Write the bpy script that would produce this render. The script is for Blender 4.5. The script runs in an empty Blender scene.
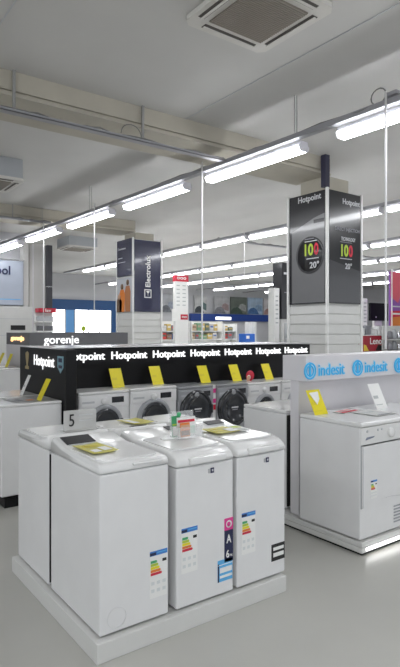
import bpy, bmesh, math, random
from mathutils import Vector, Matrix
random.seed(7)
S = bpy.context.scene
COL = S.collection
PI = math.pi

# ------------------------------------------------------------------ materials
MATS = {}
def mat(name, color, rough=0.5, metal=0.0, emit=0.0, emit_color=None, noise=0.0, nscale=6.0,
        coat=0.0, alpha=1.0, trans=0.0, bump=0.0, bscale=40.0, spec=None):
    if name in MATS: return MATS[name]
    m = bpy.data.materials.new(name); m.use_nodes = True
    nt = m.node_tree; b = nt.nodes['Principled BSDF']
    c = tuple(color) + (1.0,)
    b.inputs['Base Color'].default_value = c
    b.inputs['Roughness'].default_value = rough
    b.inputs['Metallic'].default_value = metal
    if spec is not None: b.inputs['Specular IOR Level'].default_value = spec
    if coat: b.inputs['Coat Weight'].default_value = coat; b.inputs['Coat Roughness'].default_value = .08
    if alpha < 1: b.inputs['Alpha'].default_value = alpha
    if trans: b.inputs['Transmission Weight'].default_value = trans
    if emit:
        b.inputs['Emission Color'].default_value = tuple(emit_color or color) + (1.0,)
        b.inputs['Emission Strength'].default_value = emit
    tc = nt.nodes.new('ShaderNodeTexCoord')
    n = nt.nodes.new('ShaderNodeTexNoise'); n.inputs['Scale'].default_value = nscale; n.inputs['Detail'].default_value = 4
    nt.links.new(tc.outputs['Object'], n.inputs['Vector'])
    r = nt.nodes.new('ShaderNodeValToRGB')
    k = noise if noise else .02
    r.color_ramp.elements[0].position = .3; r.color_ramp.elements[1].position = .7
    r.color_ramp.elements[0].color = tuple(x*(1-k) for x in color) + (1,)
    r.color_ramp.elements[1].color = tuple(min(1, x*(1+k)) for x in color) + (1,)
    nt.links.new(n.outputs['Fac'], r.inputs['Fac']); nt.links.new(r.outputs['Color'], b.inputs['Base Color'])
    if bump:
        n2 = nt.nodes.new('ShaderNodeTexNoise'); n2.inputs['Scale'].default_value = bscale
        nt.links.new(tc.outputs['Object'], n2.inputs['Vector'])
        bp = nt.nodes.new('ShaderNodeBump'); bp.inputs['Strength'].default_value = bump; bp.inputs['Distance'].default_value = .01
        nt.links.new(n2.outputs['Fac'], bp.inputs['Height']); nt.links.new(bp.outputs['Normal'], b.inputs['Normal'])
    MATS[name] = m
    return m

enamel   = mat('white_enamel', (.79,.79,.79), .28, coat=.3)
enamel2  = mat('white_lid_plastic', (.80,.80,.79), .22, coat=.3)
cream_pl = mat('white_laminate', (.68,.68,.66), .35)
panel_gr = mat('pale_grey_laminate', (.70,.685,.71), .4)
black    = mat('black_panel', (.008,.008,.009), .38, spec=.22)
blackm   = mat('black_matte', (.02,.02,.02), .7)
glass_bk = mat('black_glass', (.012,.014,.02), .08, coat=.6)
disp_bk  = mat('display_black', (.006,.006,.008), .4, spec=.2)
drum_gl  = mat('dark_door_glass', (.03,.033,.04), .12, coat=.5)
silver   = mat('silver_enamel', (.40,.41,.43), .3, metal=.35)
chrome   = mat('chrome', (.65,.66,.68), .2, metal=1)
grey_pl  = mat('grey_plastic', (.35,.36,.38), .4)
dark_gr  = mat('dark_grey_paint', (.16,.16,.17), .5)
mid_gr   = mat('mid_grey_plastic', (.52,.53,.55), .4)
yellow   = mat('yellow_card', (.82,.70,.01), .45)
yel_dull = mat('dull_yellow_card', (.56,.52,.10), .5)
yel_line = mat('yellow_card_print', (.74,.62,.02), .5)
wht_pap  = mat('white_paper', (.86,.86,.84), .45)
red      = mat('red_print', (.62,.02,.05), .45)
pink     = mat('magenta_print', (.72,.05,.28), .45)
orange   = mat('orange_print', (.75,.22,.03), .45)
green    = mat('green_print', (.06,.38,.16), .45)
lime     = mat('lime_print', (.45,.60,.05), .45)
blue     = mat('blue_print', (.05,.22,.62), .45)
sky_bl   = mat('light_blue_print', (.12,.45,.80), .45)
navy     = mat('navy_print', (.015,.02,.07), .4)
skin_pr  = mat('tan_print', (.55,.34,.22), .5)
brown_pr = mat('brown_print', (.16,.09,.05), .5)
acryl    = mat('clear_acrylic', (.92,.93,.93), .08, alpha=.25)
frost    = mat('frosted_acrylic', (.70,.70,.68), .3, alpha=.6)
steel    = mat('galvanised_steel', (.36,.36,.38), .5, metal=.3)
cable_w  = mat('white_cable', (.88,.88,.88), .5)
cable_g  = mat('grey_cable', (.20,.20,.19), .6)
lamp_em  = mat('fluorescent_diffuser', (.95,.96,1.0), .4, emit=11, emit_color=(.95,.97,1.0))
lamp_hs  = mat('lamp_housing', (.75,.74,.80), .4)
letter_w = mat('lit_white_letters', (.9,.9,.9), .4, emit=.55, emit_color=(1,1,1))
letter_b = mat('lit_blue_letters', (.05,.38,.62), .4, emit=.14, emit_color=(.03,.40,.85))
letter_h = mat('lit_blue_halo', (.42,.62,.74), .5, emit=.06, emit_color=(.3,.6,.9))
letter_o = mat('lit_orange_letters', (1,.7,.35), .4, emit=.8, emit_color=(1,.62,.28))
led      = mat('led_strip', (1,1,1), .4, emit=3.5, emit_color=(1,1,1))
print_w  = mat('white_print', (.62,.63,.65), .5)
print_g  = mat('grey_print', (.25,.25,.28), .5)
label_g = mat('label_faint_print', (.70,.73,.73), .5)
print_gs = mat('grey_card_print', (.50,.52,.52), .5)

# ------------------------------------------------------------------ mesh helpers
class MB:
    def __init__(self): self.bm = bmesh.new(); self.mats = []
    def mi(self, m):
        if m not in self.mats: self.mats.append(m)
        return self.mats.index(m)
    def _tag(self, faces, m, smooth=False):
        i = self.mi(m)
        for f in faces: f.material_index = i; f.smooth = smooth
    def box(self, x0, x1, y0, y1, z0, z1, m, bev=0, seg=2, M=None):
        before = set(self.bm.faces)
        r = bmesh.ops.create_cube(self.bm, size=1)
        vs = r['verts']
        for v in vs:
            v.co = Vector(((x0+x1)/2 + v.co.x*(x1-x0), (y0+y1)/2 + v.co.y*(y1-y0), (z0+z1)/2 + v.co.z*(z1-z0)))
        if bev:
            es = list({e for v in vs for e in v.link_edges})
            bmesh.ops.bevel(self.bm, geom=es, offset=bev, segments=seg, affect='EDGES', profile=.5)
        fs = [f for f in self.bm.faces if f not in before]
        if M is not None:
            for v in {v for f in fs for v in f.verts}: v.co = M @ v.co
        self._tag(fs, m, False); return self
    def prism(self, pts, axis, a0, a1, m, smooth=False, M=None):
        # pts: 2D outline; axis 'x': pts=(y,z); 'y': pts=(x,z); 'z': pts=(x,y)
        def P(p, a):
            v = Vector({'x': (a, p[0], p[1]), 'y': (p[0], a, p[1]), 'z': (p[0], p[1], a)}[axis])
            return M @ v if M is not None else v
        A = [self.bm.verts.new(P(p, a0)) for p in pts]; B = [self.bm.verts.new(P(p, a1)) for p in pts]
        n = len(pts); fs = [self.bm.faces.new(A), self.bm.faces.new(B[::-1])]
        sides = [self.bm.faces.new((A[i], B[i], B[(i+1) % n], A[(i+1) % n])) for i in range(n)]
        self._tag(fs, m); self._tag(sides, m, smooth)
        bmesh.ops.recalc_face_normals(self.bm, faces=fs+sides); return self
    def lathe(self, prof, n, m, M=None):
        # prof: (r, y) about the Y axis
        rings = []
        for (r, y) in prof:
            if r < 1e-6:
                rings.append([self.bm.verts.new((M @ Vector((0, y, 0))) if M is not None else (0, y, 0))])
            else:
                ring = []
                for i in range(n):
                    a = 2*PI*i/n; v = Vector((r*math.cos(a), y, r*math.sin(a)))
                    ring.append(self.bm.verts.new(M @ v if M is not None else v))
                rings.append(ring)
        fs = []
        for a, b in zip(rings, rings[1:]):
            for i in range(n):
                j = (i+1) % n
                if len(a) == 1 and len(b) == 1: continue
                if len(a) == 1: fs.append(self.bm.faces.new((a[0], b[i], b[j])))
                elif len(b) == 1: fs.append(self.bm.faces.new((a[i], a[j], b[0])))
                else: fs.append(self.bm.faces.new((a[i], a[j], b[j], b[i])))
        self._tag(fs, m, True); bmesh.ops.recalc_face_normals(self.bm, faces=fs); return self
    def tube(self, pts, r, m, n=8):
        pts = [Vector(p) for p in pts]; rings = []
        for k, p in enumerate(pts):
            t = (pts[min(k+1, len(pts)-1)] - pts[max(k-1, 0)]).normalized()
            u = t.orthogonal().normalized() if k == 0 else (rings_u - t*rings_u.dot(t)).normalized()
            rings_u = u; w = t.cross(u)
            rings.append([self.bm.verts.new(p + r*(math.cos(2*PI*i/n)*u + math.sin(2*PI*i/n)*w)) for i in range(n)])
        fs = []
        for a, b in zip(rings, rings[1:]):
            for i in range(n): fs.append(self.bm.faces.new((a[i], a[(i+1) % n], b[(i+1) % n], b[i])))
        fs.append(self.bm.faces.new(rings[0])); fs.append(self.bm.faces.new(rings[-1][::-1]))
        self._tag(fs, m, True); bmesh.ops.recalc_face_normals(self.bm, faces=fs); return self
    def quad(self, pts, m):
        f = self.bm.faces.new([self.bm.verts.new(p) for p in pts]); self._tag([f], m); return self
    def build(self, name, parent=None, loc=None, rz=0):
        me = bpy.data.meshes.new(name); self.bm.to_mesh(me); self.bm.free()
        for m in self.mats: me.materials.append(m)
        o = bpy.data.objects.new(name, me); COL.objects.link(o)
        if parent: o.parent = parent
        if loc: o.location = loc
        o.rotation_euler.z = rz
        return o

def box(name, x0, x1, y0, y1, z0, z1, m, parent=None, bev=0):
    """a box mesh; top-level boxes get their origin at the middle of their base"""
    b = MB()
    if parent is None:
        cx, cy = (x0+x1)/2, (y0+y1)/2
        b.box(x0-cx, x1-cx, y0-cy, y1-cy, 0, z1-z0, m, bev)
        return b.build(name, None, (cx, cy, z0))
    return b.box(x0, x1, y0, y1, z0, z1, m, bev).build(name, parent)

def tag(o, label, cat, group=None, kind=None):
    o['label'] = label; o['category'] = cat
    if group: o['group'] = group
    if kind: o['kind'] = kind
    return o
def thing(name, label, cat, loc=(0,0,0), rz=0, group=None):
    o = bpy.data.objects.new(name, None); COL.objects.link(o); o.empty_display_size = .1
    o.location = loc; o.rotation_euler.z = rz
    return tag(o, label, cat, group)
def struct(o): o['kind'] = 'structure'; return o
def copy_tree(o, parent=None):
    c = o.copy(); COL.objects.link(c)
    if parent: c.parent = parent
    for ch in list(o.children): copy_tree(ch, c)
    return c

FACE_Y = Matrix.Rotation(PI/2, 4, 'X')                                   # lettering that faces -Y
FACE_X = Matrix.Rotation(-PI/2, 4, 'Z') @ Matrix.Rotation(PI/2, 4, 'X')  # lettering that faces -X
def text(name, s, m, w, h, pos, face=FACE_Y, parent=None, bold=.02, depth=.01, spin=0):
    """lettering fitted into w x h, lower left corner at pos"""
    cu = bpy.data.curves.new(name, 'FONT'); cu.body = s; cu.offset = bold; cu.extrude = .02; cu.resolution_u = 3
    to = bpy.data.objects.new(name, cu); COL.objects.link(to)
    dg = bpy.context.evaluated_depsgraph_get(); dg.update()
    me = bpy.data.meshes.new_from_object(to.evaluated_get(dg))
    bpy.data.objects.remove(to); bpy.data.curves.remove(cu)
    xs = [v.co.x for v in me.vertices]; ys = [v.co.y for v in me.vertices]
    x0, x1, y0, y1 = min(xs), max(xs), min(ys), max(ys)
    R = Matrix.Rotation(spin, 4, 'Z')
    for v in me.vertices:
        p = Vector(((v.co.x-x0)/(x1-x0)*w, (v.co.y-y0)/(y1-y0)*h, v.co.z/.02*depth/2))
        v.co = face @ (R @ p)
    me.materials.clear(); me.materials.append(m); me.name = name
    o = bpy.data.objects.new(name, me); COL.objects.link(o); o.location = pos
    if parent: o.parent = parent
    return o

# ------------------------------------------------------------------ setting
floor_m = mat('vinyl_floor', (.49,.485,.45), .30, noise=.05, nscale=1.3, bump=.02, bscale=3)
ceil_m  = mat('plaster_ceiling', (.60,.59,.57), .9, noise=.04, nscale=.8)
beam_m  = mat('beige_plaster_beam', (.47,.44,.37), .9, noise=.06, nscale=2)
wall_m  = mat('grey_wall', (.58,.58,.60), .8, noise=.03, nscale=1)
pil_m   = mat('pale_pilaster', (.60,.59,.57), .8, noise=.03, nscale=1)
ZC = 4.45
struct(box('floor', -9, 32, -7, 27, -.1, 0, floor_m))
struct(box('ceiling', -9, 32, -7, 27, ZC, ZC+.1, ceil_m))
for i, (x, dark) in enumerate(((1.51, 0), (4.17, 0))):
    struct(box('trim_%d' % (i+1), x-.005, x+.005, -7, 6.0, ZC-.008, ZC, mid_gr))
struct(box('wall_far', -9, 32, 26.0, 26.2, 0, ZC, wall_m))
struct(box('wall_right', 32, 32.2, -7, 26.2, 0, ZC, wall_m))
for i, y in enumerate((6.0, 12.4, 18.8)):
    b = MB()
    b.prism([(y,ZC),(y,4.24),(y+.03,4.24),(y+.03,4.2),(y-.02,4.2),(y-.02,4.17),(y+.75,4.17),(y+.75,ZC)], 'x', -9, 7.05, beam_m)
    o = b.build('ceiling_beam'); o['kind'] = 'structure'
# wall of the side aisle, seen past the left displays
struct(box('wall_left', -9, 5.41, 16.0, 16.25, 0, ZC, wall_m))
b = MB(); b.box(5.27,5.42,15.7,16.0,0,4.17,pil_m); b.box(5.47,5.97,15.8,16.3,0,4.17,pil_m); b.box(5.56,5.60,15.79,15.8,0,4.17,panel_gr)
struct(b.build('trim_3'))

# columns clad with slats; posters hang on them
def column(x, y, ztop, tall, zclad):
    w = .84
    cb = MB(); cb.box(-w/2+.02, w/2-.02, -w/2+.02, w/2-.02, 0, zclad, cream_pl); cb.box(-w/2+.14, w/2-.14, -w/2+.14, w/2-.14, zclad, tall, beam_m)
    core = cb.build('column', None, (x+w/2, y+w/2, 0)); core['kind'] = 'structure'
    cl = MB(); z = .1
    while z < ztop-.02:
        z1 = min(z+.165, ztop)
        cl.box(-w/2, w/2, -w/2, w/2, z, z1-.016, cream_pl, .004, 1); z = z1
    cl.build('slat_cladding', core)
    for sx in (-1, 1):
        for sy in (-1, 1):
            MB().box(min(sx*(w/2-.012), sx*(w/2+.028)), max(sx*(w/2-.012), sx*(w/2+.028)), min(sy*(w/2-.012), sy*(w/2+.028)), max(sy*(w/2-.012), sy*(w/2+.028)), 0, zclad+.03, wht_pap).build('corner_trim', core)
    return core
column(6.85, 5.89, 2.06, 4.17, 3.90)
column(6.93, 12.3, 2.12, 4.17, 3.98)

poster_bk = mat('poster_charcoal', (.012,.012,.015), .28, coat=.4)
poster_gy = mat('poster_washer_grey', (.17,.17,.175), .28, coat=.4)
poster_g2 = mat('poster_mid_grey', (.055,.055,.06), .28, coat=.4)
poster_nv = mat('poster_navy', (.03,.032,.075), .25, coat=.5)

def fx(u, d=0):  # u runs left to right across a -X face (towards -Y)
    return u
def poster_left(name, label, x, y0, y1, z0, z1):
    """poster on a face that looks towards -X"""
    t = thing(name, label, 'poster', (x-.022, y1, z0))
    MB().box(0, .02, -(y1-y0), 0, 0, z1-z0, poster_bk).build('sheet', t)
    return t
# large poster, left face
A = poster_left('washer_poster', 'black poster with a big washer door on the left face of the nearer column', 6.85, 5.92, 6.70, 2.08, 3.90)
W = .78
b = MB()   # picture of a grey washer front
b.prism([(-.06,.02),(-W+.0,.02),(-W,1.45),(-.55,1.40),(-.06,1.22)], 'x', -.003, 0, poster_gy); b.build('washer_picture', A)
b = MB(); Mx = Matrix.Translation((-.004, -.47, .80)) @ Matrix.Rotation(PI/2, 4, 'Z')
b.lathe([(0,.0),(.27,.0),(.27,.004),(0,.004)], 40, poster_bk, Mx); b.lathe([(.27,.001),(.305,.001),(.305,.006),(.27,.006)], 40, poster_g2, Mx); b.build('door_picture', A)
MB().box(-.006,-.002,-W+.01,-.55,1.31,1.37,poster_bk).build('display_picture', A)
text('lettering','Hotpoint',print_w,.50,.13,(-.008,-.21,1.66),FACE_X,A,.02,.004)
text('red_number','0',red,.10,.20,(-.012,-.56,.79),FACE_X,A,.03,.004)
text('lime_number','10',lime,.19,.20,(-.012,-.36,.79),FACE_X,A,.03,.004)
text('small_number','20°',print_w,.20,.11,(-.012,-.47,.58),FACE_X,A,.02,.004)
b = MB(); b.box(-.012,-.008,-.62,-.36,1.02,1.035,print_w); b.box(-.012,-.008,-.56,-.36,1.06,1.075,print_g); b.box(-.012,-.008,-.66,-.40,.735,.75,print_w); b.build('small_print', A)
# right face
B_ = thing('text_poster', 'black poster with text lines on the right face of the nearer column', 'poster', (6.88, 5.868, 2.08))
MB().box(0, .78, 0, .02, 0, 1.82, poster_bk).build('sheet', B_)
b = MB(); b.prism([(.0,.02),(.78,.02),(.78,.55),(0,.70)], 'y', -.003, 0, poster_g2); b.build('shade_picture', B_)
text('lettering','Hotpoint',print_w,.44,.12,(.32,-.006,1.60),FACE_Y,B_,.02,.004)
text('headline','DIRECT INJECTION',print_g,.62,.075,(.13,-.006,1.17),FACE_Y,B_,.02,.004)
text('subline','TECHNOLOGY',print_w,.36,.06,(.28,-.006,1.03),FACE_Y,B_,.01,.004)
text('lime_number','10',lime,.18,.20,(.28,-.006,.77),FACE_Y,B_,.03,.004)
text('red_number','0',red,.10,.20,(.47,-.006,.77),FACE_Y,B_,.03,.004)
text('small_number','20°',print_w,.17,.10,(.38,-.006,.57),FACE_Y,B_,.02,.004)
b = MB(); b.box(.25,.55,-.008,-.004,1.0,1.012,print_g); b.box(.25,.55,-.008,-.004,.73,.742,print_w); b.build('small_print', B_)
# the further column
t = poster_left('brand_panel', 'navy panel with small text high on the left face of the further column', 6.93, 12.33, 13.17, 3.05, 4.0)
t.children[0].data.materials[0] = poster_nv
b = MB(); b.box(-.005,-.001,-.52,-.12,.70,.735,print_w); b.box(-.005,-.001,-.34,-.12,.47,.49,print_w); b.box(-.005,-.001,-.50,-.12,.36,.375,print_w); b.box(-.005,-.001,-.16,-.08,.69,.77,print_g); b.build('small_print', t)
t = poster_left('people_poster', 'pale poster with figures in orange clothes below the navy panel', 6.93, 12.33, 13.14, 2.12, 3.0)
t.children[0].data.materials[0] = mat('poster_pale', (.50,.52,.56), .5)
def person_print(t, y, h, m, m2):
    b = MB()
    b.prism([(y-.13,.0),(y+.13,.0),(y+.16,h*.6),(y+.09,h*.78),(y-.09,h*.78),(y-.15,h*.6)], 'x', -.004, -.001, m)
    Mx = Matrix.Translation((-.005, y, h*.88)) @ Matrix.Rotation(PI/2, 4, 'Z')
    b.lathe([(0,0),(.075,0),(.075,.003),(0,.003)], 16, m2, Mx)
    b.build('figure_picture', t)
person_print(t, -.30, .75, orange, brown_pr); person_print(t, -.60, .86, mat('rust_print', (.45,.18,.07), .5), brown_pr); person_print(t, -.14, .45, brown_pr, skin_pr)
t = thing('logo_poster', 'tall navy poster with sideways white lettering on the further column', 'poster', (6.955, 12.278, 2.12))
MB().box(0, .78, 0, .02, 0, 1.84, poster_nv).build('sheet', t)
text('lettering','Electrolux',wht_pap,.82,.15,(.47,-.008,.64),FACE_Y,t,.02,.004,spin=PI/2)
b = MB(); b.box(.29,.50,-.006,-.002,.36,.58,wht_pap); b.box(.315,.475,-.008,-.004,.385,.555,poster_nv)
b.prism([(.34,.53),(.39,.47),(.39,.41),(.40,.41),(.40,.47),(.45,.53),(.39,.54)], 'y', -.010, -.006, wht_pap); b.build('emblem', t)

# ------------------------------------------------------------------ lamps, rails, trays, cords
def make_lamp(L):
    t = thing('ceiling_light', 'x', 'light')
    b = MB(); b.prism([(-.075,.0),(-.06,.055),(.06,.055),(.075,.0)], 'y', 0, L, lamp_hs); b.build('housing', t)
    b = MB(); b.prism([(-.085,0),(-.085,-.02),(-.06,-.062),(.06,-.062),(.085,-.02),(.085,0)], 'y', .012, L-.012, lamp_em); b.build('diffuser', t)
    for y in (0, L-.012):
        MB().prism([(-.088,.002),(-.088,-.022),(-.062,-.066),(.062,-.066),(.088,-.022),(.088,.002)], 'y', y, y+.012, lamp_hs).build('end_cap', t)
    return t
ORD = ['first','second','third','fourth','fifth','sixth','seventh','eighth','ninth','tenth','eleventh','twelfth','thirteenth','fourteenth']
ROWN = ['nearest','second','third','fourth','fifth','sixth']
proto_a = make_lamp(1.80); proto_b = make_lamp(1.72)
used = set()
def lamp(proto, x, y, z, label, group):
    o = proto if proto not in used else copy_tree(proto)
    used.add(proto)
    o.location = (x, y, z); tag(o, label, 'light', group); return o
ZL = 3.865
for k in range(6):
    y = 2.27 + 2.33*k
    o = lamp(proto_a, 4.96-.036*(y-4), y, ZL, '%s fluorescent ceiling light of the nearest row, counted from the right' % ORD[k], 'lights of the nearest row'); o.rotation_euler.z = .036
rows = [(8.70, 4.34, 20.8, 'second'), (12.15, 5.34, 25, 'third'), (15.0, 7.1, 25, 'fourth'), (18.5, 9.1, 25, 'fifth'), (22.0, 10.6, 25, 'sixth')]
for x, y0, y1, rn in rows:
    k = 0; y = y0
    cs, sn = math.cos(math.radians(36.317)), math.sin(math.radians(36.317))
    while (cs*x - sn*(y+1.72))/(sn*x + cs*(y+1.72))*551 > 196: y += 1.86   # starts with the first light that shows
    while y + 1.72 < y1:
        lamp(proto_b, x, y, ZL, '%s light in the %s row of ceiling lights, counted from the right' % (ORD[k], rn), 'lights of the %s row' % rn)
        y += 1.86; k += 1
# lights behind and beside the camera
for k, (x, y) in enumerate(((.9,-.2),(.9,-2.6),(-2.7,1.6),(-2.7,-.9),(-2.7,4.0),(4.86,-.1),(4.86,-2.4),(8.7,3.6),(8.7,1.2))):
    lamp(proto_a, x, y, ZL, 'fluorescent ceiling light outside the picture, over the near aisles', 'lights over the near aisles')

def rail(x, y0, y1, label, rz=0):
    t = thing('light_rail', label, 'rail', (x, y0, 3.92), rz, 'light rails')
    L = y1-y0; hh = .09 if rz else .05
    b = MB(); b.prism([(-.045,.0),(-.045,.06),(-.038,.06),(-.038,.008),(.038,.008),(.038,.06),(.045,.06),(.045,0)], 'y', 0, L, steel); b.build('channel', t)
    for i in range(3):
        pts = [(random.uniform(-.025,.025)+(i-1)*.02, L*q/30, hh*random.uniform(.3,.9)) for q in range(31)]
        MB().tube(pts, .011, cable_g, 6).build('cable', t)
    return t
rail(4.97, 0, 15.9, 'long grey lighting rail above the nearest row of lights', .034)
rail(8.70, 3, 21, 'grey lighting rail above the second row of lights')
rail(12.15, 5, 25.5, 'grey lighting rail above the third row of lights')
rail(15.0, 7, 25.5, 'grey lighting rail above the fourth row of lights')
rail(18.5, 9, 25.5, 'grey lighting rail above the fifth row of lights')
rail(22.0, 11, 25.5, 'grey lighting rail above the sixth row of lights')
rodm = mat('thin_rod', (.33,.33,.32), .5)
for i, (y, w) in enumerate(((4.62,'above the second nearest light'),(9.9,'above the third nearest light'),(12.3,'above the fourth nearest light'))):
    b = MB(); b.box(-.008,.0,-.004,.004,0,ZC-4.0,rodm); b.box(.03,.038,-.004,.004,0,ZC-4.0,rodm)
    tag(b.build('hanger_rod', None, (4.955-.034*y, y, 4.0)), 'thin pair of hanger rods holding the rail %s' % w, 'rod', 'hanger rods of the rail')
def tray(y, x0, x1, z, label):
    t = thing('cable_tray', label, 'cable tray', (x0, y, z), 0, 'cable trays')
    L = x1-x0
    b = MB(); b.box(0, L, -.05, .05, 0, .008, steel); b.box(0, L, -.05, -.045, 0, .03, steel); b.box(0, L, .045, .05, 0, .03, steel); b.build('channel', t)
    for i in range(4):
        n = int(L*7); pts = [(L*q/n, (i-1.5)*.02+random.uniform(-.012,.012), .022+abs(random.gauss(0,.016))) for q in range(n+1)]
        MB().tube(pts, .010, cable_g, 6).build('cable', t)
    return t
tray(5.90, -3.5, 4.74, 3.955, 'grey cable tray with loose cables along the nearest ceiling beam')
tray(12.28, -1.0, 4.74, 4.10, 'dark cable tray along the second ceiling beam')
tray(11.2, 8.8, 20.0, 3.982, 'thin grey cable tray crossing between the rear light rows')
for x, w in ((-.6,'beyond the left edge on'), (1.90,'near the left edge on'), (3.50,'near the middle of')):
    tag(box('tray_hanger', x-.014, x+.014, 5.955, 5.98, 3.965, ZC, rodm), 'flat metal hanger %s the nearest cable tray' % w, 'hanger', 'cable tray hangers')
for x, w in ((1.2,'left end of'), (3.9,'right end of')):
    tag(box('tray_hanger', x-.01, x+.01, 12.335, 12.35, 4.10, ZC, rodm), 'thin hanger at the %s the tray on the second beam' % w, 'hanger', 'cable tray hangers')
b = MB(); b.tube([(3.30+.14*math.cos(a), 5.90, 4.02+.13*math.sin(a)) for a in [PI*q/12 for q in range(13)]], .006, cable_g, 6)
tag(b.build('cable_loop'), 'loop of grey cable rising from the nearest cable tray', 'cable')
b = MB(); b.box(4.82,4.88,3.26,3.40,4.011,4.05,steel,.004,1); b.tube([(4.85, 3.40+.09+.09*math.cos(a), 4.06+.08*math.sin(a)) for a in [2*PI*q/14 for q in range(15)]], .007, cable_g, 6)
tag(b.build('junction_box'), 'small grey junction box with a cable loop on the nearest light rail', 'junction box')
def cord(x, y, z0, z1, label):
    b = MB(); b.tube([(0,0,0),(0,0,(z1-z0)*.5),(0,0,z1-z0)], .011, cable_w, 8)
    return tag(b.build('power_cord', None, (x, y, z0)), label, 'cord', 'white power cords')
cord(4.79, 3.36, 1.46, 4.05, 'white power cord hanging to the pale grey display panel at right')
cord(4.69, 6.33, 1.455, 4.05, 'white power cord hanging to the long black display header')
cord(4.58, 9.62, 1.62, 4.05, 'white power cord hanging in front of the blue shopfront')
cord(4.47, 11.98, 1.3, 4.05, 'white power cord hanging at far left beside the dark post')
cord(8.58, 9.9, 2.9, 3.95, 'short white cord hanging from the second light rail')

# air conditioners
def cassette(x, y, s, drop, label):
    t = thing('air_conditioner', label, 'air conditioner', (x, y, ZC-drop), 0, 'ceiling air conditioners')
    wht = mat('off_white_plastic', (.66,.64,.60), .5); fil = mat('brown_grille', (.24,.215,.18), .8)
    if drop > .1:
        MB().box(.03, s-.03, .03, s-.03, .04, drop, mat('grey_casing', (.42,.44,.46), .6)).build('casing', t)
    b = MB(); k = .18*s; bev = .06
    b.prism([(bev,0),(s-bev,0),(s,bev),(s,s-bev),(s-bev,s),(bev,s),(0,s-bev),(0,bev)], 'z', .0, .045, wht); b.build('face_panel', t)
    for (a0,a1,b0,b1) in ((k,s-k,.05*s,.12*s),(k,s-k,.88*s,.95*s),(.05*s,.12*s,k,s-k),(.88*s,.95*s,k,s-k)):
        o = MB().box(a0,a1,b0,b1,-.004,.002,mat('slot_shade', (.12,.11,.10), .8)).build('air_slot', t)
        lx = (a1-a0) > (b1-b0)
        f = MB()
        if lx: f.box(a0,a1,(b0+b1)/2-.012,(b0+b1)/2+.012,-.02,-.012,wht)
        else: f.box((a0+a1)/2-.012,(a0+a1)/2+.012,b0,b1,-.02,-.012,wht)
        f.build('flap', o)
    g = MB().box(k,s-k,k,s-k,-.012,.0,fil); 
    n = 26
    for i in range(n):
        yy = k+(s-2*k)*(i+.5)/n; g.box(k,s-k,yy-.004,yy+.004,-.018,-.012,mat('grille_slat', (.32,.29,.25), .7))
    g.build('grille', t)
    return t
cassette(2.80, 3.12, .95, .05, 'square cassette air conditioner in the ceiling at top of picture')
cassette(2.10, 9.0, .95, .36, 'grey boxed air conditioner under the ceiling at left edge')
cassette(6.50, 15.4, .98, .32, 'grey boxed air conditioner hanging behind the nearest light row')

# ------------------------------------------------------------------ small printed things
def energy_label(parent, loc, w=.11, h=.25):
    t = MB().box(0, w, -.0015, 0, 0, h, wht_pap)
    y = -.0025
    t.box(0, w, y, -.0015, h*.90, h, blue); t.box(0, w*.35, y-.0005, -.0015, h*.91, h*.97, navy)
    t.box(w*.42, w*.95, y-.0005, -.0015, h*.945, h*.965, sky_bl)
    cols = [green, lime, yellow, orange, red]
    for i, c in enumerate(cols):
        z1 = h*(.80-.065*i); ww = w*(.32+.07*i)
        t.prism([(w*.05,z1-h*.055),(w*.05+ww,z1-h*.055),(w*.05+ww+h*.02,z1-h*.0275),(w*.05+ww,z1),(w*.05,z1)], 'y', y, -.0015, c)
    t.box(w*.72, w*.95, y, -.0015, h*.74, h*.80, blackm)
    for i in range(2):
        for j in range(3): t.box(w*(.08+.32*j), w*(.26+.32*j), y, -.0015, h*(.12+.16*i), h*(.19+.16*i), label_g)
    return t.build('energy_label', parent, loc)

def price_tag(name, label, loc, w, h, lean, rz=0, base=yellow, group='price tags', line=yel_line):
    """a card that leans back as it rises"""
    b = MB(); t = .004
    b.prism([(0,0),(t,0),(t+lean,h),(lean,h)], 'x', -w/2, w/2, base)
    sl = lean/h
    for i, (za, zb, f) in enumerate(((.40,.52,.5),(.14,.17,.7))):
        b.prism([(sl*h*za-.001,h*za),(sl*h*za+.001,h*za),(sl*h*zb+.001,h*zb),(sl*h*zb-.001,h*zb)], 'x', -w*.4, -w*.4+w*.8*f, line)
    return tag(b.build(name, None, loc, rz), label, 'price tag', group)

def flat_card(name, label, loc, rz, w, d, base, cat='card', curl=.004, extra=None, group=None):
    b = MB(); n = 6
    for i in range(n):
        x0, x1 = -w/2+w*i/n, -w/2+w*(i+1)/n
        z0 = .002+curl*(2*i/n-1)**2; z1 = .002+curl*(2*(i+1)/n-1)**2
        b.prism([(x0,z0),(x1,z1),(x1,z1+.003),(x0,z0+.003)], 'y', -d/2, d/2, base)
    for (x0,x1,y0,y1,m) in (extra or []):
        zz = .002+curl*max((2*x0/w)**2,(2*x1/w)**2)+.0035
        b.box(x0,x1,y0,y1,zz,zz+.001,m)
    return tag(b.build(name, None, loc, rz), label, cat, group)

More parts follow.
